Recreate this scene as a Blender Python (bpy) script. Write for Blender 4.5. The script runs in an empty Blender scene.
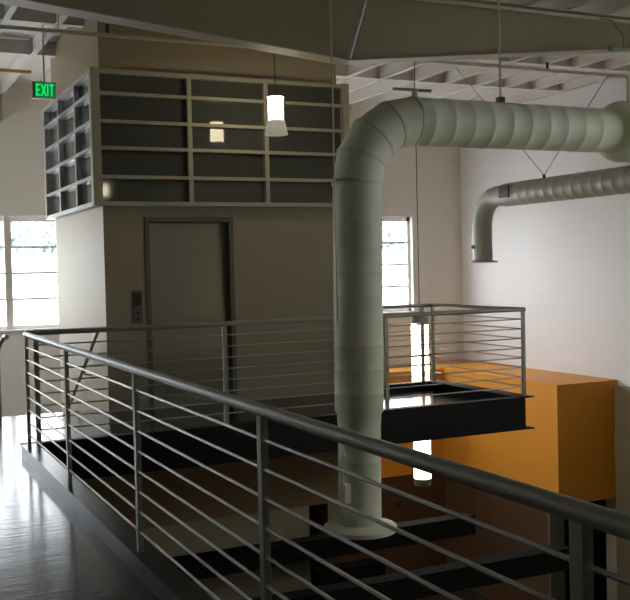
import bpy, bmesh, math, random
from mathutils import Vector, Matrix
R = math.radians
C = bpy.context.scene.collection
random.seed(7)

# ------------------------------------------------------------------ materials
def new_mat(name):
    m = bpy.data.materials.new(name); m.use_nodes = True
    nt = m.node_tree
    return m, nt, nt.nodes['Principled BSDF']

def M(name, col, rough=0.5, metal=0.0, noise=0.0, scale=6.0, bump=0.0, spec=0.5, stretch=(1, 1, 1), coat=0.0):
    m, nt, b = new_mat(name)
    b.inputs['Roughness'].default_value = rough
    b.inputs['Metallic'].default_value = metal
    b.inputs['Specular IOR Level'].default_value = spec
    b.inputs['Coat Weight'].default_value = coat
    tc = nt.nodes.new('ShaderNodeTexCoord')
    mp = nt.nodes.new('ShaderNodeMapping'); mp.inputs['Scale'].default_value = stretch
    nz = nt.nodes.new('ShaderNodeTexNoise'); nz.inputs['Scale'].default_value = scale; nz.inputs['Detail'].default_value = 5
    nt.links.new(tc.outputs['Object'], mp.inputs['Vector']); nt.links.new(mp.outputs['Vector'], nz.inputs['Vector'])
    mx = nt.nodes.new('ShaderNodeMix'); mx.data_type = 'RGBA'
    a = [max(0, c * (1 - noise)) for c in col]; d = [min(1, c * (1 + noise)) for c in col]
    mx.inputs[6].default_value = (*a, 1); mx.inputs[7].default_value = (*d, 1)
    nt.links.new(nz.outputs['Fac'], mx.inputs[0]); nt.links.new(mx.outputs[2], b.inputs['Base Color'])
    if bump:
        bp = nt.nodes.new('ShaderNodeBump'); bp.inputs['Strength'].default_value = bump; bp.inputs['Distance'].default_value = 0.01
        nt.links.new(nz.outputs['Fac'], bp.inputs['Height']); nt.links.new(bp.outputs['Normal'], b.inputs['Normal'])
    return m

def emit(name, col, s):
    m, nt, b = new_mat(name)
    b.inputs['Base Color'].default_value = (*col, 1)
    b.inputs['Emission Color'].default_value = (*col, 1); b.inputs['Emission Strength'].default_value = s
    b.inputs['Roughness'].default_value = 0.4
    return m

def block_wall(name, col, axes):
    """painted concrete block: faint joints as bump plus a little tone noise"""
    m, nt, b = new_mat(name)
    b.inputs['Roughness'].default_value = 0.6
    tc = nt.nodes.new('ShaderNodeTexCoord'); sp = nt.nodes.new('ShaderNodeSeparateXYZ'); cb = nt.nodes.new('ShaderNodeCombineXYZ')
    nt.links.new(tc.outputs['Object'], sp.inputs[0])
    nt.links.new(sp.outputs[axes[0]], cb.inputs['X']); nt.links.new(sp.outputs['Z'], cb.inputs['Y'])
    br = nt.nodes.new('ShaderNodeTexBrick'); br.inputs['Scale'].default_value = 1.0
    br.inputs['Brick Width'].default_value = 0.4; br.inputs['Row Height'].default_value = 0.2
    br.inputs['Mortar Size'].default_value = 0.006; br.inputs['Mortar Smooth'].default_value = 0.6
    br.inputs['Color1'].default_value = (*col, 1); br.inputs['Color2'].default_value = (*[c * 0.98 for c in col], 1)
    br.inputs['Mortar'].default_value = (*[c * 0.94 for c in col], 1)
    nt.links.new(cb.outputs[0], br.inputs['Vector']); nt.links.new(br.outputs['Color'], b.inputs['Base Color'])
    bp = nt.nodes.new('ShaderNodeBump'); bp.inputs['Strength'].default_value = 0.12; bp.inputs['Distance'].default_value = 0.01; bp.invert = True
    nt.links.new(br.outputs['Fac'], bp.inputs['Height']); nt.links.new(bp.outputs['Normal'], b.inputs['Normal'])
    return m

def plank_floor(name, c1, c2, rough):
    """dark sealed boards running across (X), worn gloss"""
    m, nt, b = new_mat(name)
    b.inputs['Specular IOR Level'].default_value = 0.25
    tc = nt.nodes.new('ShaderNodeTexCoord')
    br = nt.nodes.new('ShaderNodeTexBrick'); br.inputs['Scale'].default_value = 1.0
    br.inputs['Brick Width'].default_value = 2.4; br.inputs['Row Height'].default_value = 0.14
    br.inputs['Mortar Size'].default_value = 0.003; br.inputs['Mortar Smooth'].default_value = 0.3
    br.inputs['Color1'].default_value = (*c1, 1); br.inputs['Color2'].default_value = (*c2, 1); br.inputs['Mortar'].default_value = (*[c * .4 for c in c1], 1)
    nt.links.new(tc.outputs['Object'], br.inputs['Vector'])
    nz = nt.nodes.new('ShaderNodeTexNoise'); nz.inputs['Scale'].default_value = 5.0; nz.inputs['Detail'].default_value = 6
    mp = nt.nodes.new('ShaderNodeMapping'); mp.inputs['Scale'].default_value = (.5, 5, 1)
    nt.links.new(tc.outputs['Object'], mp.inputs[0]); nt.links.new(mp.outputs[0], nz.inputs['Vector'])
    rr = nt.nodes.new('ShaderNodeMapRange'); rr.inputs['To Min'].default_value = rough - 0.08; rr.inputs['To Max'].default_value = rough + 0.12
    nt.links.new(nz.outputs['Fac'], rr.inputs['Value']); nt.links.new(rr.outputs[0], b.inputs['Roughness'])
    nt.links.new(br.outputs['Color'], b.inputs['Base Color'])
    bp = nt.nodes.new('ShaderNodeBump'); bp.inputs['Strength'].default_value = 0.13; bp.inputs['Distance'].default_value = 0.01
    nt.links.new(nz.outputs['Fac'], bp.inputs['Height']); nt.links.new(bp.outputs['Normal'], b.inputs['Normal'])
    return m

def glass_mat(name, tint=(1, 1, 1), gloss=0.06, rough=0.02):
    m = bpy.data.materials.new(name); m.use_nodes = True; nt = m.node_tree; nt.nodes.clear()
    out = nt.nodes.new('ShaderNodeOutputMaterial'); mix = nt.nodes.new('ShaderNodeMixShader')
    t = nt.nodes.new('ShaderNodeBsdfTransparent'); t.inputs[0].default_value = (*tint, 1)
    g = nt.nodes.new('ShaderNodeBsdfGlossy'); g.inputs['Roughness'].default_value = rough
    mix.inputs[0].default_value = gloss
    nt.links.new(t.outputs[0], mix.inputs[1]); nt.links.new(g.outputs[0], mix.inputs[2]); nt.links.new(mix.outputs[0], out.inputs[0])
    return m

MAT = dict(
    block_x=block_wall('white_block_wall', (0.76, 0.75, 0.755), 'Y'),
    block_y=block_wall('white_block_wall_back', (0.73, 0.71, 0.68), 'X'),
    leftwall=M('grey_left_wall', (0.36, 0.35, 0.33), 0.7, noise=0.04),
    nearwall=M('brown_near_wall', (0.16, 0.14, 0.11), 0.7, noise=0.05),
    plaster=M('white_plaster', (0.72, 0.70, 0.66), 0.7, noise=0.03),
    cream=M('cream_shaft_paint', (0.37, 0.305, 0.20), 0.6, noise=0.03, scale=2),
    brown=M('brown_bulkhead_paint', (0.42, 0.26, 0.12), 0.6, noise=0.06, scale=2),
    beige=M('beige_paint', (0.48, 0.41, 0.24), 0.6, noise=0.03),
    tanwall=M('tan_dado_shade', (0.31, 0.28, 0.21), 0.65, noise=0.05),
    orange=M('orange_paint', (0.72, 0.30, 0.025), 0.55, noise=0.03, scale=1.5),
    wood=M('brown_wood_panelling', (0.10, 0.05, 0.022), 0.5, noise=0.5, scale=5, stretch=(6, 6, 0.35)),
    floor=plank_floor('dark_board_floor', (0.030, 0.027, 0.027), (0.046, 0.041, 0.041), 0.14),
    lowfloor=M('dark_lower_floor', (0.05, 0.045, 0.04), 0.5, noise=0.2),
    deck=M('white_roof_deck', (0.72, 0.69, 0.65), 0.7, noise=0.03),
    joist=M('white_joist_paint', (0.74, 0.71, 0.67), 0.55, noise=0.03),
    girder=M('grey_tan_steel', (0.35, 0.305, 0.185), 0.6, noise=0.08, scale=2),
    flange=M('pale_tan_steel', (0.42, 0.39, 0.32), 0.6, noise=0.05),
    black=M('black_steel', (0.009, 0.009, 0.008), 0.55, noise=0.25, scale=8, spec=0.22),
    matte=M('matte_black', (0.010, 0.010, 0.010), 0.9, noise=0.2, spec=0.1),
    curb=M('dark_grey_curb_steel', (0.02, 0.02, 0.022), 0.30, noise=0.12, scale=7, spec=0.15),
    rail=M('grey_rail_paint', (0.36, 0.355, 0.30), 0.38, noise=0.06, scale=12, metal=0.25),
    rod=M('steel_rod', (0.46, 0.45, 0.41), 0.36, noise=0.05, scale=20, metal=0.6),
    bolt=M('bright_bolt', (0.6, 0.6, 0.58), 0.3, metal=0.9),
    duct=M('sage_duct_paint', (0.74, 0.775, 0.60), 0.5, noise=0.06, scale=3),
    ductseam=M('sage_duct_seam', (0.65, 0.685, 0.52), 0.5, noise=0.06, scale=3),
    ductw=M('pale_duct_flange', (0.76, 0.755, 0.64), 0.5, noise=0.05),
    duct2=M('grey_duct', (0.25, 0.235, 0.205), 0.5, noise=0.06, scale=4),
    frame=M('grey_tan_frame', (0.44, 0.41, 0.32), 0.5, noise=0.04),
    frameside=M('silver_frame', (0.50, 0.50, 0.50), 0.4, noise=0.03),
    darkglass=M('dark_glass', (0.085, 0.09, 0.08), 0.05, spec=0.5),
    steel=M('brushed_steel', (0.34, 0.32, 0.245), 0.30, metal=0.6, noise=0.06, scale=5, stretch=(14, 14, 0.6)),
    doorframe=M('olive_door_frame', (0.13, 0.125, 0.085), 0.5, noise=0.05),
    plate=M('dull_grey_plate', (0.13, 0.13, 0.115), 0.4, metal=0.3, noise=0.04),
    dark=M('dark_plastic', (0.02, 0.02, 0.02), 0.4),
    grey=M('grey_metal', (0.32, 0.32, 0.30), 0.45, metal=0.4, noise=0.04),
    winframe=M('white_window_frame', (0.72, 0.72, 0.70), 0.5, noise=0.02),
    mullion=M('beige_mullion', (0.55, 0.50, 0.46), 0.5, noise=0.02),
    winbar=M('grey_window_bar', (0.30, 0.30, 0.30), 0.5, noise=0.02),
    glass=glass_mat('window_glass'),
    lampglass=glass_mat('lamp_glass', (0.96, 0.96, 0.94), 0.10, 0.1),
    lamp=emit('lamp_tube', (1.0, 0.86, 0.60), 16.0),
    lamp2=emit('tall_lamp_tube', (1.0, 0.86, 0.62), 8.0),
    frost=emit('frosted_skirt', (0.85, 0.80, 0.66), 0.16),
    exitface=emit('exit_face', (0.003, 0.11, 0.022), 1.0),
    exitletter=emit('exit_letters', (0.0, 0.62, 0.14), 0.7),
    copper=M('orange_pipe', (0.50, 0.26, 0.07), 0.45, noise=0.08),
    pipe=M('tan_pipe', (0.58, 0.53, 0.43), 0.5, noise=0.05),
    bark=M('bark', (0.12, 0.09, 0.06), 0.9, noise=0.3, scale=10),
    leaf=M('leaf', (0.30, 0.37, 0.33), 0.6, noise=0.35, scale=1.2),
    outwhite=M('white_render', (0.85, 0.85, 0.83), 0.8, noise=0.03),
    ground=M('pale_concrete_yard', (0.55, 0.54, 0.52), 0.9, noise=0.08),
)

# ------------------------------------------------------------------ mesh builder
class MB:
    def __init__(s): s.bm = bmesh.new()
    def box(s, x0, x1, y0, y1, z0, z1, bev=0.0):
        r = bmesh.ops.create_cube(s.bm, size=1.0)
        vs = r['verts']
        bmesh.ops.scale(s.bm, verts=vs, vec=(x1 - x0, y1 - y0, z1 - z0))
        bmesh.ops.translate(s.bm, verts=vs, vec=((x0 + x1) / 2, (y0 + y1) / 2, (z0 + z1) / 2))
        if bev:
            es = list({e for v in vs for e in v.link_edges})
            bmesh.ops.bevel(s.bm, geom=es, offset=bev, segments=2, affect='EDGES', profile=0.5)
        return s
    def frames(s, pts):
        P = [Vector(p) for p in pts]; out = []
        for i in range(len(P)):
            a = P[max(0, i - 1)]; b = P[min(len(P) - 1, i + 1)]
            out.append((b - a).normalized())
        up = Vector((0, 0, 1)) if abs(out[0].z) < 0.9 else Vector((1, 0, 0))
        n = out[0].cross(up).normalized(); fr = []
        for t in out:
            n = (n - t * n.dot(t)).normalized(); fr.append((n.copy(), t.cross(n).normalized()))
        return P, fr
    def tube(s, pts, r, seg=16, caps=True):
        """sweep; r a number or one radius per point"""
        P, fr = s.frames(pts); rr = r if hasattr(r, '__len__') else [r] * len(P)
        rings = []
        for p, (n, b), q in zip(P, fr, rr):
            rings.append([s.bm.verts.new(p + (n * math.cos(2 * math.pi * k / seg) + b * math.sin(2 * math.pi * k / seg)) * q) for k in range(seg)])
        for a, c in zip(rings, rings[1:]):
            for k in range(seg):
                s.bm.faces.new((a[k], a[(k + 1) % seg], c[(k + 1) % seg], c[k]))
        if caps:
            s.bm.faces.new(list(reversed(rings[0]))); s.bm.faces.new(rings[-1])
        return s
    def prism(s, poly, y0, y1):
        """polygon in X,Z extruded along Y"""
        a = [s.bm.verts.new((x, y0, z)) for x, z in poly]; b = [s.bm.verts.new((x, y1, z)) for x, z in poly]
        n = len(poly)
        s.bm.faces.new(a); s.bm.faces.new(list(reversed(b)))
        for i in range(n): s.bm.faces.new((a[i], b[i], b[(i + 1) % n], a[(i + 1) % n]))
        return s
    def build(s, name, mat, parent=None, smooth=False):
        bmesh.ops.recalc_face_normals(s.bm, faces=s.bm.faces)
        off = Vector((0, 0, 0)); p = parent
        while p is not None: off += p.location; p = p.parent
        if off.length: bmesh.ops.translate(s.bm, verts=s.bm.verts, vec=-off)
        me = bpy.data.meshes.new(name); s.bm.to_mesh(me); s.bm.free()
        me.materials.append(MAT[mat] if isinstance(mat, str) else mat)
        if smooth:
            for f in me.polygons: f.use_smooth = True
            me.set_sharp_from_angle(angle=R(35))
        o = bpy.data.objects.new(name, me); C.objects.link(o); o.parent = parent
        return o

def tag(o, label, cat, group=None):
    o['label'] = label; o['category'] = cat
    if group: o['group'] = group
    return o
def thing(name, label, cat, loc, group=None):
    o = bpy.data.objects.new(name, None); C.objects.link(o); o.location = loc; o.empty_display_size = 0.1
    return tag(o, label, cat, group)
def struct(o): o['kind'] = 'structure'; return o
def sbox(name, mat, *boxes):
    m = MB()
    for b in boxes: m.box(*b)
    return struct(m.build(name, mat))
def sempty(name, loc):
    o = bpy.data.objects.new(name, None); C.objects.link(o); o.location = loc; return struct(o)

# ------------------------------------------------------------------ key dimensions (camera stands at 0,0; walkway floor z = 0)
YB, XR, XL, YN = 16.3, 10.93, -1.9, -4.0       # back, right, left and near walls
ZLOW, ZTOP = -4.2, 4.62
XE0, XE1, YE0, YE1 = 2.538, 5.452, 10.794, 13.56   # elevator shaft
HT, CT = 1.05, 0.10                            # handrail axis, curb top
SL = -0.256                                    # underside of the slab edge

# ------------------------------------------------------------------ the shell
W1 = (-0.95, 3.25, 0.675, 2.50); W2 = (6.95, 9.80, 0.675, 2.50); W3 = (3.9, 6.3, 0.675, 2.50)
sbox('wall_back', 'block_y',
     (XL, XR + .2, YB, YB + .2, ZLOW, W1[2]), (XL, XR + .2, YB, YB + .2, W1[3], ZTOP),
     (XL, W1[0], YB, YB + .2, W1[2], W1[3]), (W1[1], W3[0], YB, YB + .2, W1[2], W1[3]), (W3[1], W2[0], YB, YB + .2, W1[2], W1[3]), (W2[1], XR + .2, YB, YB + .2, W1[2], W1[3]))
LW = [(13.1, 15.9, 0.675, 2.5)]
sbox('wall_left', 'leftwall',
     (XL - .2, XL, YN, YB + .2, ZLOW, .675), (XL - .2, XL, YN, YB + .2, 2.5, ZTOP),
     (XL - .2, XL, 15.9, YB + .2, .675, 2.5), (XL - .2, XL, YN, 13.1, .675, 2.5))
RW = (1.9, 5.0, 1.5, 3.3)
sbox('wall_right', 'block_x', (XR, XR + .2, YN, YB, ZLOW, RW[2]), (XR, XR + .2, YN, YB, RW[3], ZTOP), (XR, XR + .2, YN, RW[0], RW[2], RW[3]), (XR, XR + .2, RW[1], YB, RW[2], RW[3]))
sbox('wall_near', 'nearwall', (XL - .2, XR + .2, YN - .2, YN, ZLOW, ZTOP))
sbox('floor_lower', 'lowfloor', (XL - .2, XR + .2, YN - .2, YB + .2, ZLOW - .2, ZLOW))
sbox('floor', 'floor',
     (XL, 1.27, YN, 11.17, -0.25, 0.0), (1.27, 2.538, 8.74, 11.17, -0.25, 0.0), (2.538, 5.452, 8.74, 10.794, -0.25, 0.0), (5.452, 6.54, 8.74, 10.47, -0.25, 0.0))
# curbs and the black slab edge
sbox('trim_1', 'curb', (1.27, 1.40, YN, 8.64, -0.25, CT))
f = MB(); f.box(1.27, 6.575, 8.64, 8.655, SL, CT); f.box(1.27, 6.64, 8.64, 8.74, CT - .012, CT); f.box(1.27, 6.64, 8.64, 8.74, SL, SL + .012)
f.box(6.56, 6.58, 8.64, 10.59, SL, CT); f.box(6.50, 6.70, 8.64, 10.59, CT - .012, CT); f.box(6.50, 6.70, 8.64, 10.59, SL, SL + .012)
f.box(5.452, 6.56, 10.47, 10.59, SL, CT)

struct(f.build('trim_2', 'black'))

# ceiling with its joists and cross blocking
ceil = sbox('ceiling', 'deck', (XL - .2, XR + .2, YN - .2, YB + .2, ZTOP, ZTOP + .15))
xs = [7.42 + .575 * k for k in range(-19, 7) if XL + .1 < 7.42 + .575 * k < XR - .05]
for x in xs:
    m = MB(); m.box(x - .006, x + .006, YN, YB, 4.40, ZTOP); m.box(x - .035, x + .035, YN, YB, 4.40, 4.412); m.box(x - .035, x + .035, YN, YB, ZTOP - .012, ZTOP)
    m.build('joist', 'joist', ceil)
for y in (11.5, 13.2):
    m = MB(); m.box(XL, XR, y, y + .04, 4.415, ZTOP - .014); m.box(XL, XR, y - .03, y + .07, 4.413, 4.42)
    m.build('blocking', 'joist', ceil)

# elevator shaft (walls above and below the landing)
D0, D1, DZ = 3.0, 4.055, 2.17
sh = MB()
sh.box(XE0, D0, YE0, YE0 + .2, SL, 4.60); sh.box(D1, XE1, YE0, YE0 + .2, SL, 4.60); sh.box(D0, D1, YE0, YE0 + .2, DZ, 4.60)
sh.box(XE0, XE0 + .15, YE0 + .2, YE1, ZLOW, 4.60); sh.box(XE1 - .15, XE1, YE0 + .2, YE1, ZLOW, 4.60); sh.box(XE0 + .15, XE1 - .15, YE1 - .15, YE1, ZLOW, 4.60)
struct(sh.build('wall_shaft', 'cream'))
sbox('wall_under_landing', 'brown', (1.30, XE1, YE0, YE0 + .2, -1.342, SL), (1.30, XE1, YE0 - .012, YE0, -0.83, SL))
sbox('wall_lower_beige', 'beige', (1.30, 4.94, YE0 - .02, YE0 + .2, ZLOW, -1.342))

# elevator door
d = sempty('door_1', (3.53, YE0, 0))
m = MB(); m.box(D0 + .05, D1 - .05, YE0 + .11, YE0 + .15, 0.01, DZ - .06); m.build('door_leaf', 'steel', d)
m = MB(); m.box(D0, D0 + .05, YE0 - .015, YE0 + .2, 0, DZ); m.box(D1 - .05, D1, YE0 - .015, YE0 + .2, 0, DZ); m.box(D0 + .05, D1 - .05, YE0 - .015, YE0 + .2, DZ - .055, DZ)
m.build('door_frame', 'doorframe', d)
m = MB(); m.box(D0 + .05, D1 - .05, YE0, YE0 + .15, 0.0, 0.012); m.build('door_sill', 'grey', d)

# call panel
t = thing('call_switch_panel', 'grey metal elevator call panel left of the steel door', 'call panel', (2.892, YE0, .985))
m = MB(); m.box(2.835, 2.95, YE0 - .015, YE0, .985, 1.345, .004); m.build('plate', 'plate', t)
m = MB(); m.box(2.85, 2.935, YE0 - .02, YE0 - .014, 1.18, 1.315); m.build('display', 'dark', t)
for z in (1.10, 1.03):
    m = MB(); m.tube([(2.892, YE0 - .024, z), (2.892, YE0 - .014, z)], .016, 14); m.build('button', 'dark', t)

# glazed band wrapped round the top of the shaft
BX0, BX1, BY, BZ0, BZ1 = 2.4136, 5.56, 10.669, 2.2926, 3.781
t = thing('glazed_screen', 'dark glass screen in a grey grid frame around top of elevator shaft', 'glass screen', (BX0, BY, BZ0))
zr = [2.3105, 2.6045, 2.92, 3.208, 3.512, 3.75]                        # rail heights
xm = [3.528, 4.464]
ym = [11.58, 12.57]
m = MB()
m.box(BX0, BX0 + .10, BY, BY + .10, BZ0, BZ1); m.build('corner_post', 'frame', t)
m = MB(); m.box(BX1 - .09, BX1, BY, BY + .12, BZ0, BZ1); m.build('end_post', 'frame', t)
for x in xm:
    m = MB(); m.box(x - .026, x + .026, BY + .006, BY + .09, BZ0, BZ1); m.build('mullion', 'frame', t)
for z in zr:
    m = MB(); h = .019 if z not in (zr[0], zr[-1]) else .024
    m.box(BX0 + .1, BX1 - .09, BY + .003, BY + .09, z - h, z + h); m.build('rail', 'frame', t)
    m = MB(); m.box(BX0 + .003, BX0 + .09, BY + .1, YE1 - .02, z - h, z + h); m.build('rail', 'frameside', t)
for y in ym:
    m = MB(); m.box(BX0 + .006, BX0 + .09, y - .032, y + .032, BZ0, BZ1); m.build('mullion', 'frameside', t)
m = MB(); m.box(BX0, BX0 + .10, YE1 - .09, YE1 - .02, BZ0, BZ1); m.build('end_post', 'frameside', t)
xe = [BX0 + .1] + xm + [BX1 - .09]; ye = [BY + .1] + ym + [YE1 - .09]
for za, zb in zip(zr, zr[1:]):
    for a, b in zip(xe, xe[1:]):
        m = MB(); m.box(a, b, BY + .075, BY + .085, za, zb); m.build('glass_pane', 'darkglass', t)
    for a, b in zip(ye, ye[1:]):
        m = MB(); m.box(BX0 + .065, BX0 + .075, a, b, za, zb); m.build('glass_pane', 'darkglass', t)
m = MB(); m.box(BX0 + .02, XE0, BY + .1, YE1 - .02, BZ0, BZ0 + .02); m.box(BX0 + .1, BX1, BY + .1, YE0, BZ0, BZ0 + .02); m.build('soffit', 'frame', t)
m = MB(); m.box(BX0 + .02, XE0, BY + .1, YE1 - .02, BZ1 - .02, BZ1); m.box(BX0 + .1, BX1, BY + .1, YE0, BZ1 - .02, BZ1); m.build('top_cap', 'frame', t)
m = MB(); m.box(XE1, BX1, YE0, YE0 + .06, BZ0, BZ1); m.build('end_panel', 'frame', t)

# ------------------------------------------------------------------ lower storey on the right
t = tag(MB().box(9.72, XR - .002, 11.98, YB - .002, -2.2, -0.33).box(XE1 + .002, 9.72, 15.17, YB - .002, -2.2, -0.33).build('orange_bulkhead', 'orange'),
        'big orange painted box running along the white right wall', 'bulkhead')
m = MB(); m.box(9.72, 10.0, 12.25, 15.25, ZLOW, -2.202)
struct(m.build('wall_wood', 'wood'))
sbox('wall_wood_end', 'doorframe', (9.72, 10.0, 12.20, 12.25, ZLOW, -2.202))
m = MB(); m.box(XE1, 9.72, 15.20, 15.4, ZLOW, -2.202); struct(m.build('wall_lower_back', 'wood'))
sbox('wall_dark_sheet', 'matte', (10.0, XR, 12.3, 12.35, ZLOW, -2.202))  # black sheet painting the darkness of the opening below the bulkhead
sbox('wall_right_lower', 'tanwall', (10.85, XR, YN, 11.975, ZLOW, -0.42))  # thickened tan lower wall: its colour stands in for shade here
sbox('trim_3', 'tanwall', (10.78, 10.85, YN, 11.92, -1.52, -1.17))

# black steel beams below the landing
def beam(x0, x1, y, z, lab, taper):
    t = thing('steel_beam', lab, 'steel beam', (x0, y, z - .23))
    m = MB()
    m.prism([(x0, z), (x1, z), (x1, z - .012), (x0 + .01, z - .012)], y - .1, y + .1)
    m.build('top_flange', 'matte', t)
    m = MB(); m.prism([(x0 + .01, z - .012), (x1, z - .012), (x1, z - .22), (x0 + taper, z - .22)], y - .095, y - .07); m.build('web', 'black', t)
    m = MB(); m.prism([(x0 + taper, z - .22), (x1, z - .22), (x1, z - .235), (x0 + taper, z - .235)], y - .1, y + .1); m.build('bottom_flange', 'black', t)
    m = MB(); m.box(x1 - .015, x1, y - .1, y + .1, z - .235, z); m.build('end_plate', 'black', t)
beam(2.98, 6.98, 10.32, -1.6, 'black steel beam in front of beige wall, passing behind the duct flange', .22)
beam(2.2, 7.08, 8.62, -1.6, 'black steel beam in front of wood wall, the nearer of two below landing', .22)
tag(MB().box(4.64, 5.5, 9.9, 10.1, ZLOW, -1.87, .005).build('black_panel', 'matte'), 'black panel standing below the duct flange between the two black beams', 'panel')
tag(MB().tube([(8.72, 15.2, -2.70), (8.72, 15.12, -2.70)], .05, 16).build('wall_fitting', 'dark'), 'small dark round fitting on brown wall under the orange box', 'fitting')
tag(MB().box(1.3, 2.24, 16.05, YB, 4.0, 4.38, .01).build('wall_box', 'grey'), 'grey metal box high on the white wall at left edge', 'box')

# ------------------------------------------------------------------ windows
def window(name, a0, a1, z0, z1, plane, axis, mull, parent_xy):
    w = sempty(name, parent_xy)
    def bx(m, p, q, d0, d1, za, zb):
        if axis == 'x': m.box(p, q, plane + d0, plane + d1, za, zb)
        elif plane < 0: m.box(plane - d1, plane - d0, p, q, za, zb)
        else: m.box(plane + d0, plane + d1, p, q, za, zb)
        return m
    m = MB()
    bx(m, a0, a0 + .06, .10, .17, z0, z1); bx(m, a1 - .06, a1, .10, .17, z0, z1); bx(m, a0, a1, .10, .17, z1 - .09, z1); bx(m, a0, a1, .10, .17, z0, z0 + .06)
    m.build('window_frame', 'winframe', w)
    for c in mull: bx(MB(), c - .055, c + .055, .08, .17, z0, z1).build('mullion', 'mullion', w)
    for z in [z1 - .5 - .42 * k for k in range(3)]: bx(MB(), a0 + .06, a1 - .06, .11, .15, z - .019, z + .019).build('glazing_bar', 'winframe', w)
    bx(MB(), a0 + .06, a1 - .06, .126, .132, z0 + .06, z1 - .09).build('glass', 'glass', w)
    bx(MB(), a0, a1, -.06, .10, z0 - .03, z0).build('window_sill', 'winframe', w)
window('window_1', *W1, YB, 'x', (0.20, 1.25, 2.30), (1.1, YB, .675))
window('window_2', *W2, YB, 'x', (7.75, 8.70), (8.4, YB, .675))
window('window_5', *RW, XR, 'y', (2.9, 4.0), (XR, 3.4, 1.5))  # unseen window, added as front light for duct, railing and shaft
window('window_4', *W3, YB, 'x', (4.7, 5.5), (5.1, YB, .675))  # hidden by the shaft, added to bring daylight to the right wall
for i, (a, b, z0, z1) in enumerate(LW):
    window('window_%d' % (3 + i), a, b, z0, z1, XL, 'y', [a + .93, a + 1.87], (XL, (a + b) / 2, z0))  # unseen left window, added for side light on shaft and far walls

# ------------------------------------------------------------------ railings
SP = (HT - CT) / 9
def rail_parts(t, posts, rails, along):
    """posts: (x,y); rails: list of polylines at handrail height"""
    for pts in rails:
        MB().tube([(x, y, HT) for x, y in pts], .0235, 20).build('handrail', 'rail', t, True)
    for x, y in posts:
        p = MB().box(x - .014, x + .014, y - .0215, y + .0215, CT, HT - .015, .003) if along == 'y' else MB().box(x - .021, x + .021, y - .013, y + .013, CT, HT - .015, .003)
        p = p.build('post', 'rail', t)
        for i in range(8):
            z = HT - SP * (i + 1)
            if along == 'y': MB().tube([(x, y - .026, z), (x, y + .026, z)], .0105, 8).build('ferrule', 'bolt', p)
            else: MB().tube([(x - .027, y, z), (x + .027, y, z)], .0105, 8).build('ferrule', 'bolt', p)

t = thing('railing', 'grey metal walkway railing running from lower right corner to the left corner post', 'railing', (1.314, 4.0, CT))
rail_parts(t, [(1.314, y) for y in (8.49, 6.80, 4.984, 3.254, 1.552, -0.15, -1.85)], [[(1.314, 8.52), (1.314, -1.9)]], 'y')
for i in range(8):
    MB().tube([(1.314, 8.49, HT - SP * (i + 1)), (1.314, -1.85, HT - SP * (i + 1))], .0068, 8).build('rail_bar', 'rod', t, True)

t = thing('railing', 'grey metal railing with thin bars around the elevator landing', 'railing', (4.0, 8.69, CT))
rail_parts(t, [(x, 8.69) for x in (1.426, 3.152, 4.889, 6.60)], [[(1.33, 8.69), (6.625, 8.69)], [(6.60, 8.69), (6.60, 10.53)], [(6.60, 10.53), (5.455, 10.53)]], 'x')
rail_parts(t, [(6.60, 10.53)], [], 'y'); rail_parts(t, [(6.45, 10.53), (5.52, 10.53)], [], 'x')
for i in range(8):
    z = HT - SP * (i + 1)
    MB().tube([(1.426, 8.69, z), (6.60, 8.69, z)], .0068, 8).build('rail_bar', 'rod', t, True)
    MB().tube([(6.60, 8.69, z), (6.60, 10.53, z)], .0068, 8).build('rail_bar', 'rod', t, True)
    MB().tube([(6.60, 10.53, z), (5.46, 10.53, z)], .0068, 8).build('rail_bar', 'rod', t, True)

t = thing('stair_handrail', 'sloping grey stair handrail on left side of the elevator shaft', 'handrail', (2.44, 10.8, .9))
MB().tube([(2.44, 9.75, .965), (2.44, 10.55, .955), (2.44, 10.74, .94), (2.44, 10.85, .88), (2.44, 12.6, -.16), (2.44, 13.4, -.64)], .021, 14).build('rail_tube', 'rail', t, True)
for y, z in ((11.6, .43), (13.0, -.40)):
    MB().tube([(2.44, y, z), (2.46, y, z - .07), (2.535, y, z - .08)], .009, 8).build('bracket', 'rail', t, True)
t = thing('stair_handrail', 'short dark handrail end cut off by left edge, before the bright window', 'handrail', (1.45, 11.1, 0))
MB().tube([(1.50, 11.0, .885), (1.49, 11.12, .88), (1.46, 11.3, .78), (1.40, 12.4, .12), (1.38, 13.2, -.4)], .026, 14).build('rail_tube', 'rail', t, True)
MB().box(1.40, 1.44, 11.12, 11.16, 0, .86).build('post', 'rail', t)

# ------------------------------------------------------------------ ducts
def ring_pts(p, q, r, step, ridge=.0034):
    """points and radii along a straight spiral duct with raised seams"""
    p, q = Vector(p), Vector(q); L = (q - p).length; pts = [p]; rr = [r]; s = step * .6
    while s < L - .05:
        for ds, dr in ((-.012, 0), (-.004, ridge), (.004, ridge), (.012, 0)):
            pts.append(p.lerp(q, (s + ds) / L)); rr.append(r + dr)
        s += step
    pts.append(q); rr.append(r)
    return pts, rr
def bend(c, a0, a1, rad, plane, n):
    out = []
    for i in range(n + 1):
        a = a0 + (a1 - a0) * i / n
        h, v = c[0] + rad * math.cos(a), c[2] + rad * math.sin(a)
        out.append((h, c[1], v) if plane == 'x' else (c[0], c[1] + rad * math.cos(a), c[2] + rad * math.sin(a)))
    return out

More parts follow.
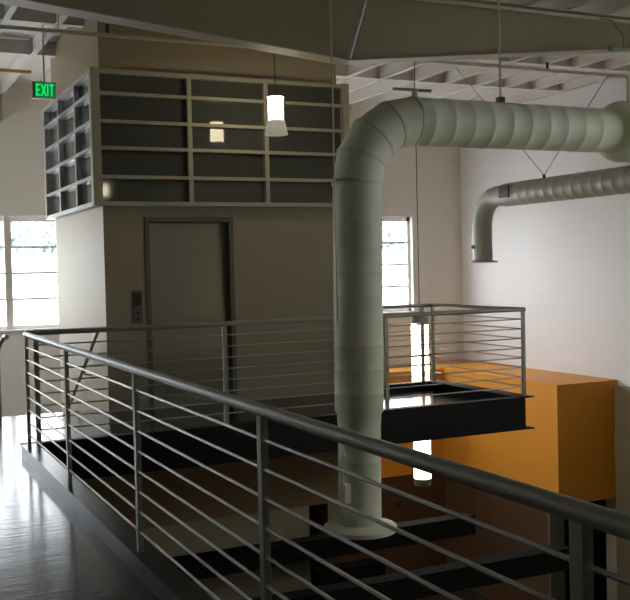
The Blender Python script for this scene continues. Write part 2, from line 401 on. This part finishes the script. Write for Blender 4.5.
DX, DY, DZC, DR, EB = 3.915, 7.4, 2.81, .209, .55
t = thing('ventilation_duct', 'large sage green round duct bending down in front of the landing', 'duct', (DX, DY, -.66))
DB = DX - .043   # foot of the hanging leg, a touch out of plumb
def lx(z): return DX + (DB - DX) * (2.31 - z) / 2.97
MB().tube(*ring_pts((lx(.36), DY, .36), (DX, DY, DZC - EB), DR, .205), seg=40).build('vertical_pipe', 'duct', t, True)
MB().tube([(lx(z), DY, z) for z in (.375, .33, .30, .20)], [DR + .002, DR, .19, .185], 40).build('reducer', 'duct', t, True)
MB().tube(*ring_pts((DB, DY, -.655), (lx(.21), DY, .21), .183, .215, .0025), seg=40).build('lower_pipe', 'duct', t, True)
# gored elbow: straight segments with mitred joints
el = bend((DX + EB, DY, DZC - EB), math.pi, math.pi / 2, EB, 'x', 4)
eb = MB(); eb.tube(el, [DR + .004] * len(el), 40); eb.build('elbow', 'duct', t, True)
for p, a in zip(el, [math.pi - math.pi / 8 * i for i in range(5)]):
    dv = Vector((math.sin(a), 0, -math.cos(a))) * .010; p = Vector(p)
    MB().tube([p - dv, p + dv], DR + .010, 40).build('seam_band', 'ductseam', t, True)
MB().tube(*ring_pts((DX + EB, DY, DZC), (6.70, DY, DZC), DR, .205), seg=40).build('horizontal_pipe', 'duct', t, True)
MB().tube([(6.68, DY, DZC), (6.72, DY, DZC), (6.79, DY, DZC), (7.6, DY, DZC), (8.9, DY, DZC)], [DR + .004, .27, .295, .295, .295], 44).build('wide_collar', 'duct', t, True)
MB().tube([(DB, DY, -.70), (DB, DY, -.664), (DB, DY, -.658), (DB, DY, -.63)], [.312, .316, .308, .186], 48).build('flange', 'ductw', t, True)
MB().tube([(5.41, DY, DZC + DR), (5.41, DY, 4.5)], .010, 8).build('hanger_rod', 'pipe', t)
MB().box(5.38, 5.44, DY - .03, DY + .03, DZC + DR - .01, DZC + DR + .05).build('hanger_clamp', 'dark', t)
MB().tube([(8.3, DY, DZC + .31), (8.3, DY, 4.5)], .010, 8).build('hanger_rod', 'pipe', t)
MB().tube([(4.50, DY, DZC + DR - .02), (4.50, DY, DZC + DR + .06)], .03, 10).build('bracket_stub', 'duct', t)
MB().tube([(4.285, DY, DZC + DR + .065), (4.67, DY, DZC + DR + .065)], .014, 8).build('bracket_bar', 'grey', t)
MB().box(3.66, 3.72, DY - .14, DY - .06, -.42, -.26, .006).build('control_box', 'ductw', t)
MB().tube([(3.655, DY - .12, -.30), (3.655, DY - .12, -.02), (3.675, DY - .10, .0)], .012, 8).build('conduit', 'ductw', t)
tag(MB().tube([(3.59, 7.18, 4.5), (3.59, 7.18, 1.12)], .0075, 8).build('hanging_cable', 'pipe'), 'thin cable hanging down along left edge of the green duct', 'cable')

X2, Y2, Z2 = 9.6, 13.70, 2.655
t = thing('ventilation_duct', 'smaller grey duct along the white right wall, ending in a flanged downturn', 'duct', (X2, Y2, 1.59))
MB().tube([(X2, Y2, 1.59), (X2, Y2, 2.22)], .164, 32).build('vertical_pipe', 'duct2', t, True)
MB().tube(bend((X2, Y2 - .44, Z2 - .44), 0, math.pi / 2, .44, 'y', 6), .166, 32).build('elbow', 'duct2', t, True)
MB().tube([(X2, 13.27, Z2), (X2, 13.08, Z2), (X2, 13.02, Z2), (X2, 12.62, Z2)], [.166, .17, .185, .185], 32).build('collar', 'duct2', t, True)
MB().tube(*ring_pts((X2, 12.62, Z2), (X2, 7.6, Z2), .187, .21), seg=32).build('horizontal_pipe', 'duct2', t, True)
MB().tube([(X2, Y2, 1.575), (X2, Y2, 1.60), (X2, Y2, 1.615)], [.25, .245, .17], 36).build('flange', 'duct2', t, True)
MB().box(X2 - .20, X2 - .175, 12.70, 12.95, Z2 - .06, Z2 + .13).build('access_panel', 'dark', t)
MB().tube([(X2 - .16, Y2 - .0, 1.84), (X2 - .22, Y2 + .02, 1.84)], .03, 10).build('damper_knob', 'duct2', t)
hy = 12.06
MB().tube([(X2, hy, Z2 + .19), (X2, hy, Z2 + .235)], .025, 10).build('hanger_clamp', 'dark', t)
MB().tube([(X2, hy, Z2 + .23), (7.95, hy, 4.5)], .007, 6).build('hanger_wire', 'grey', t)
MB().tube([(X2, hy, Z2 + .23), (11.0 - .1, hy, 4.5)], .007, 6).build('hanger_wire', 'grey', t)
MB().tube([(X2, 9.0, Z2 + .18), (X2, 9.0, 4.5)], .007, 6).build('hanger_wire', 'grey', t)

# ------------------------------------------------------------------ pendant lamps
def lamp(name, lab, x, y, loc_z): return thing(name, lab, 'lamp', (x, y, loc_z))
def pendant(px, py, zt, lab):
    t = lamp('pendant_lamp', lab, px, py, zt - .42)
    MB().tube([(px, py, zt), (px, py, 4.5)], .005, 6).build('cord', 'dark', t)
    MB().tube([(px, py, zt - .015), (px, py, zt + .01)], [.098, .06], 24).build('cap', 'grey', t, True)
    MB().tube([(px, py, zt - .28), (px, py, zt - .02)], .082, 24).build('lamp_tube', 'lamp', t, True)
    MB().tube([(px, py, zt - .27), (px, py, zt - .015)], .108, 28, caps=False).build('glass_sleeve', 'lampglass', t, True)
    MB().tube([(px, py, zt - .265), (px, py, zt - .42)], [.095, .128], 28).build('frosted_skirt', 'frost', t, True)
pendant(4.212, 9.8, 3.42, 'lit glass pendant lamp with frosted skirt before the dark glass screen')
pendant(4.86, 1.0, 3.42, 'glass pendant lamp beside the walkway, seen only as a glint in the dark screen')
pendant(5.9, 5.0, -0.6, 'added glass fill lamp hung low in the open well, out of sight below the railing')  # unseen lamp, added to brighten the hanging leg of the duct
pendant(6.5, 5.6, 1.3, 'added glass fill lamp hung at eye level over the open well, unseen at right')  # also added out of view, lights the duct from in front
qx, qy = 6.94, 11.4
t = lamp('pendant_lamp', 'tall lit cylinder lamp hanging behind the landing, before the orange box', qx, qy, -1.43)
MB().tube([(qx, qy, .90), (qx, qy, 4.5)], .006, 6).build('cord', 'dark', t)
MB().tube([(qx, qy, .77), (qx, qy, .90), (qx, qy, .915)], [.122, .118, .05], 28).build('top_cap', 'grey', t, True)
MB().tube([(qx, qy, -1.335), (qx, qy, .77)], .116, 28).build('lamp_tube', 'lamp2', t, True)
MB().tube([(qx, qy, -1.43), (qx, qy, -1.335)], [.112, .118], 28).build('bottom_cap', 'grey', t, True)

# ------------------------------------------------------------------ exit sign
ex0, ex1, ez0, ez1, ey = 1.957, 2.222, 3.579, 3.77, 11.6
t = thing('exit_sign', 'small green lit EXIT sign hanging from the ceiling at left', 'exit sign', ((ex0 + ex1) / 2, ey, ez0))
m = MB(); m.box(ex0, ex1, ey, ey + .05, ez0, ez1, .004); m.build('housing', 'grey', t)
m = MB(); m.box(ex0 + .03, ex1 - .012, ey - .004, ey + .001, ez0 + .012, ez1 - .012); m.build('face', 'exitface', t)
L = MB(); w, h = .049, .135; zb = (ez0 + ez1) / 2 - h / 2; yb0, yb1 = ey - .009, ey - .003; s = .0165
def bar(a, b, th=s):   # a stroke between two points in X,Z
    a, b = Vector((a[0], 0, a[1])), Vector((b[0], 0, b[1])); n = Vector((-(b - a).z, 0, (b - a).x)).normalized() * th / 2
    L.prism([((a + n).x, (a + n).z), ((b + n).x, (b + n).z), ((b - n).x, (b - n).z), ((a - n).x, (a - n).z)], yb0, yb1)
x = ex0 + .042
bar((x + s / 2, zb), (x + s / 2, zb + h)); bar((x, zb + s / 2), (x + w, zb + s / 2)); bar((x, zb + h / 2), (x + w * .85, zb + h / 2)); bar((x, zb + h - s / 2), (x + w, zb + h - s / 2))
x += w + .012; bar((x, zb), (x + w, zb + h)); bar((x + w, zb), (x, zb + h))
x += w + .012; bar((x + s / 2, zb), (x + s / 2, zb + h))
x += s + .012; bar((x + w / 2, zb), (x + w / 2, zb + h)); bar((x, zb + h - s / 2), (x + w, zb + h - s / 2))
L.build('letters', 'exitletter', t)
MB().tube([((ex0 + ex1) / 2 + .01, ey + .025, ez1), ((ex0 + ex1) / 2 + .01, ey + .025, 4.6)], .011, 8).build('stem', 'pipe', t)

# ------------------------------------------------------------------ girder, pipes
t = thing('roof_girder', 'big dark tan steel girder across the top, lowest at its bend', 'girder', (4.65, 9.0, 3.64))
bl, ba, br_ = (XL, 4.62), (4.65, 3.645), (XR, 4.27)
lo = [(XL, 4.27), (4.65, 3.645), (XR, 4.31)]
m = MB(); m.prism([lo[0], lo[1], lo[2], (XR, 4.40), (XL, 4.40)], 8.994, 9.006); m.build('web', 'girder', t)
m = MB(); m.prism([lo[0], lo[1], lo[2], (XR, 4.322), (4.65, 3.657), (XL, 4.282)], 8.88, 9.12); m.build('bottom_flange', 'flange', t)
m = MB(); m.box(XL, XR, 8.88, 9.12, 4.385, 4.399); m.build('top_flange', 'girder', t)
m = MB(); m.tube([(4.66, 8.96, 3.66), (4.64, 8.49, 4.23), (4.63, 8.35, 4.40)], .035, 4); m.build('kicker_brace', 'joist', t)

t = thing('sprinkler_pipe', 'thin tan sprinkler pipe running behind the girder with an elbow at right', 'pipe', (2.4, 10.2, 4.03))
MB().tube([(XL, 10.2, 4.02), (9.50, 10.2, 4.03), (9.535, 10.2, 4.02), (9.545, 10.2, 3.98), (9.545, 10.2, 3.2)], .022, 12).build('pipe_run', 'pipe', t, True)
for x in (2.50, 8.2):
    MB().tube([(x, 10.2, 4.04), (x, 10.2, 4.13)], .018, 10).build('sprinkler_head', 'dark', t, True)
for x in (-1.2, 2.0, 7.45):
    MB().tube([(x, 10.2, 4.03), (x, 10.2, 4.5)], .008, 8).build('hanger', 'pipe', t)
tag(MB().tube([(3.5, 8.7, 4.29), (9.4, 8.7, 4.285)], .022, 10).build('conduit_pipe', 'pipe', None, True), 'tan pipe along the upper front of the girder at top right', 'pipe')
tag(MB().tube([(-1.0, 13.8, 4.312), (2.32, 13.8, 4.312)], .024, 10).build('ceiling_pipe', 'copper', None, True), 'short orange coloured pipe under the ceiling left of the exit sign', 'pipe')
t = thing('ceiling_spotlight', 'small pale spotlight on a curved arm below pipe at top right', 'spotlight', (8.1, 8.6, 4.0))
MB().tube([(7.72, 8.68, 4.285), (7.85, 8.62, 4.26), (7.99, 8.6, 4.10), (8.0, 8.6, 3.95)], .012, 8).build('arm', 'grey', t, True)
MB().tube([(8.03, 8.6, 3.94), (7.92, 8.59, 3.94), (7.80, 8.57, 3.93), (7.76, 8.56, 3.93)], [.02, .028, .04, .035], 16).build('lamp_head', 'grey', t, True)

# ------------------------------------------------------------------ outside
sbox('exterior_ground', 'ground', (-60, 90, YB + .3, 120, ZLOW - .3, ZLOW - .1), (-60, XL - .3, -40, YB + .3, ZLOW - .3, ZLOW - .1), (XR + .3, 60, -40, YB + .3, ZLOW - .3, ZLOW - .1))
t = tag(MB().box(-30, 60, 34, 41, ZLOW - .1, 2.05).box(-30.2, 60.2, 33.8, 41.2, 2.05, 2.2).build('exterior_building', 'outwhite'),
        'white low building seen through the windows outside', 'building')
def tree(x, y, h, cr, lab):
    t = thing('garden_tree', lab, 'tree', (x, y, ZLOW - .1), 'trees outside the windows')
    MB().tube([(x, y, ZLOW - .1), (x + .1, y, 0), (x, y, h - cr)], [.25, .18, .1], 8).build('trunk', 'bark', t, True)
    b = bmesh.new()
    for _ in range(1700):
        u = Vector((random.gauss(0, 1), random.gauss(0, 1), random.gauss(0, 1))).normalized() * cr * random.random() ** .4
        c = Vector((x, y, h - cr)) + Vector((u.x, u.y, u.z * .85)); s = random.uniform(.12, .3)
        a = Vector((random.gauss(0, 1), random.gauss(0, 1), random.gauss(0, 1))).normalized(); d = a.orthogonal().normalized(); e = a.cross(d)
        b.faces.new([b.verts.new(c + d * s), b.verts.new(c + e * s * .6), b.verts.new(c - d * s), b.verts.new(c - e * s * .6)])
    m = MB(); m.bm.free(); m.bm = b; m.build('foliage', 'leaf', t)
for x, y, h, cr, l in ((5.6, 46, 5.0, 2.2, 'pale green tree beyond left pane of the left window'), (9.8, 51, 5.2, 2.4, 'pale green tree beyond right pane of the left window, near the shaft'),
                       (27.2, 47, 4.9, 2.4, 'pale green tree beyond the window behind the landing')):
    tree(x, y, h, cr, l)

# ------------------------------------------------------------------ light
w = bpy.data.worlds.new('World'); bpy.context.scene.world = w; w.use_nodes = True
bg = w.node_tree.nodes['Background']; bg.inputs['Color'].default_value = (0.86, 0.93, 1.0, 1); bg.inputs['Strength'].default_value = 9.0
def light(name, typ, loc, e, **k):
    l = bpy.data.lights.new(name, typ); l.energy = e
    for a, b in k.items(): setattr(l, a, b)
    o = bpy.data.objects.new(name, l); C.objects.link(o); o.location = loc; return o
s = light('sun', 'SUN', (0, -20, 30), 9.0, angle=R(0.5)); s.rotation_euler = Vector((-.35, .75, -.75)).to_track_quat('-Z', 'Y').to_euler()
def portal(loc, sx, sy, d):
    o = light('daylight_portal', 'AREA', loc, 1.0, shape='RECTANGLE', size=sx, size_y=sy)
    o.rotation_euler = Vector(d).to_track_quat('-Z', 'Z').to_euler(); o.data.cycles.is_portal = True
portal(((W1[0] + W1[1]) / 2, YB + .19, 1.59), W1[1] - W1[0], 1.82, (0, -1, 0)); portal(((W2[0] + W2[1]) / 2, YB + .19, 1.59), W2[1] - W2[0], 1.82, (0, -1, 0))
portal(((W3[0] + W3[1]) / 2, YB + .19, 1.59), W3[1] - W3[0], 1.82, (0, -1, 0))
for a, b, z0, z1 in LW: portal((XL - .19, (a + b) / 2, 1.59), b - a, 1.82, (1, 0, 0))
portal((XR + .19, (RW[0] + RW[1]) / 2, (RW[2] + RW[3]) / 2), RW[1] - RW[0], 1.8, (-1, 0, 0))

# ------------------------------------------------------------------ camera
fpx, yaw, pitch, roll, zc = 981.5, R(25.274), R(-1.874), R(-1.348), 1.5544
fw = Vector((math.sin(yaw) * math.cos(pitch), math.cos(yaw) * math.cos(pitch), math.sin(pitch)))
r0 = Vector((math.cos(yaw), -math.sin(yaw), 0)); u0 = r0.cross(fw)
r1 = r0 * math.cos(roll) + u0 * math.sin(roll); u1 = u0 * math.cos(roll) - r0 * math.sin(roll)
cd = bpy.data.cameras.new('camera'); cam = bpy.data.objects.new('camera', cd); C.objects.link(cam)
cd.sensor_fit = 'HORIZONTAL'; cd.sensor_width = 36; cd.lens = fpx * 36 / 630; cd.clip_start = .05; cd.clip_end = 400
cam.matrix_world = Matrix(((r1.x, u1.x, -fw.x, 0), (r1.y, u1.y, -fw.y, 0), (r1.z, u1.z, -fw.z, zc), (0, 0, 0, 1)))
sc = bpy.context.scene; sc.camera = cam
sc.view_settings.view_transform = 'Standard'; sc.view_settings.look = 'None'; sc.view_settings.gamma = 1; sc.view_settings.exposure = 0.5
sc.cycles.use_denoising = True; sc.cycles.max_bounces = 12; sc.cycles.diffuse_bounces = 6; sc.cycles.transparent_max_bounces = 16
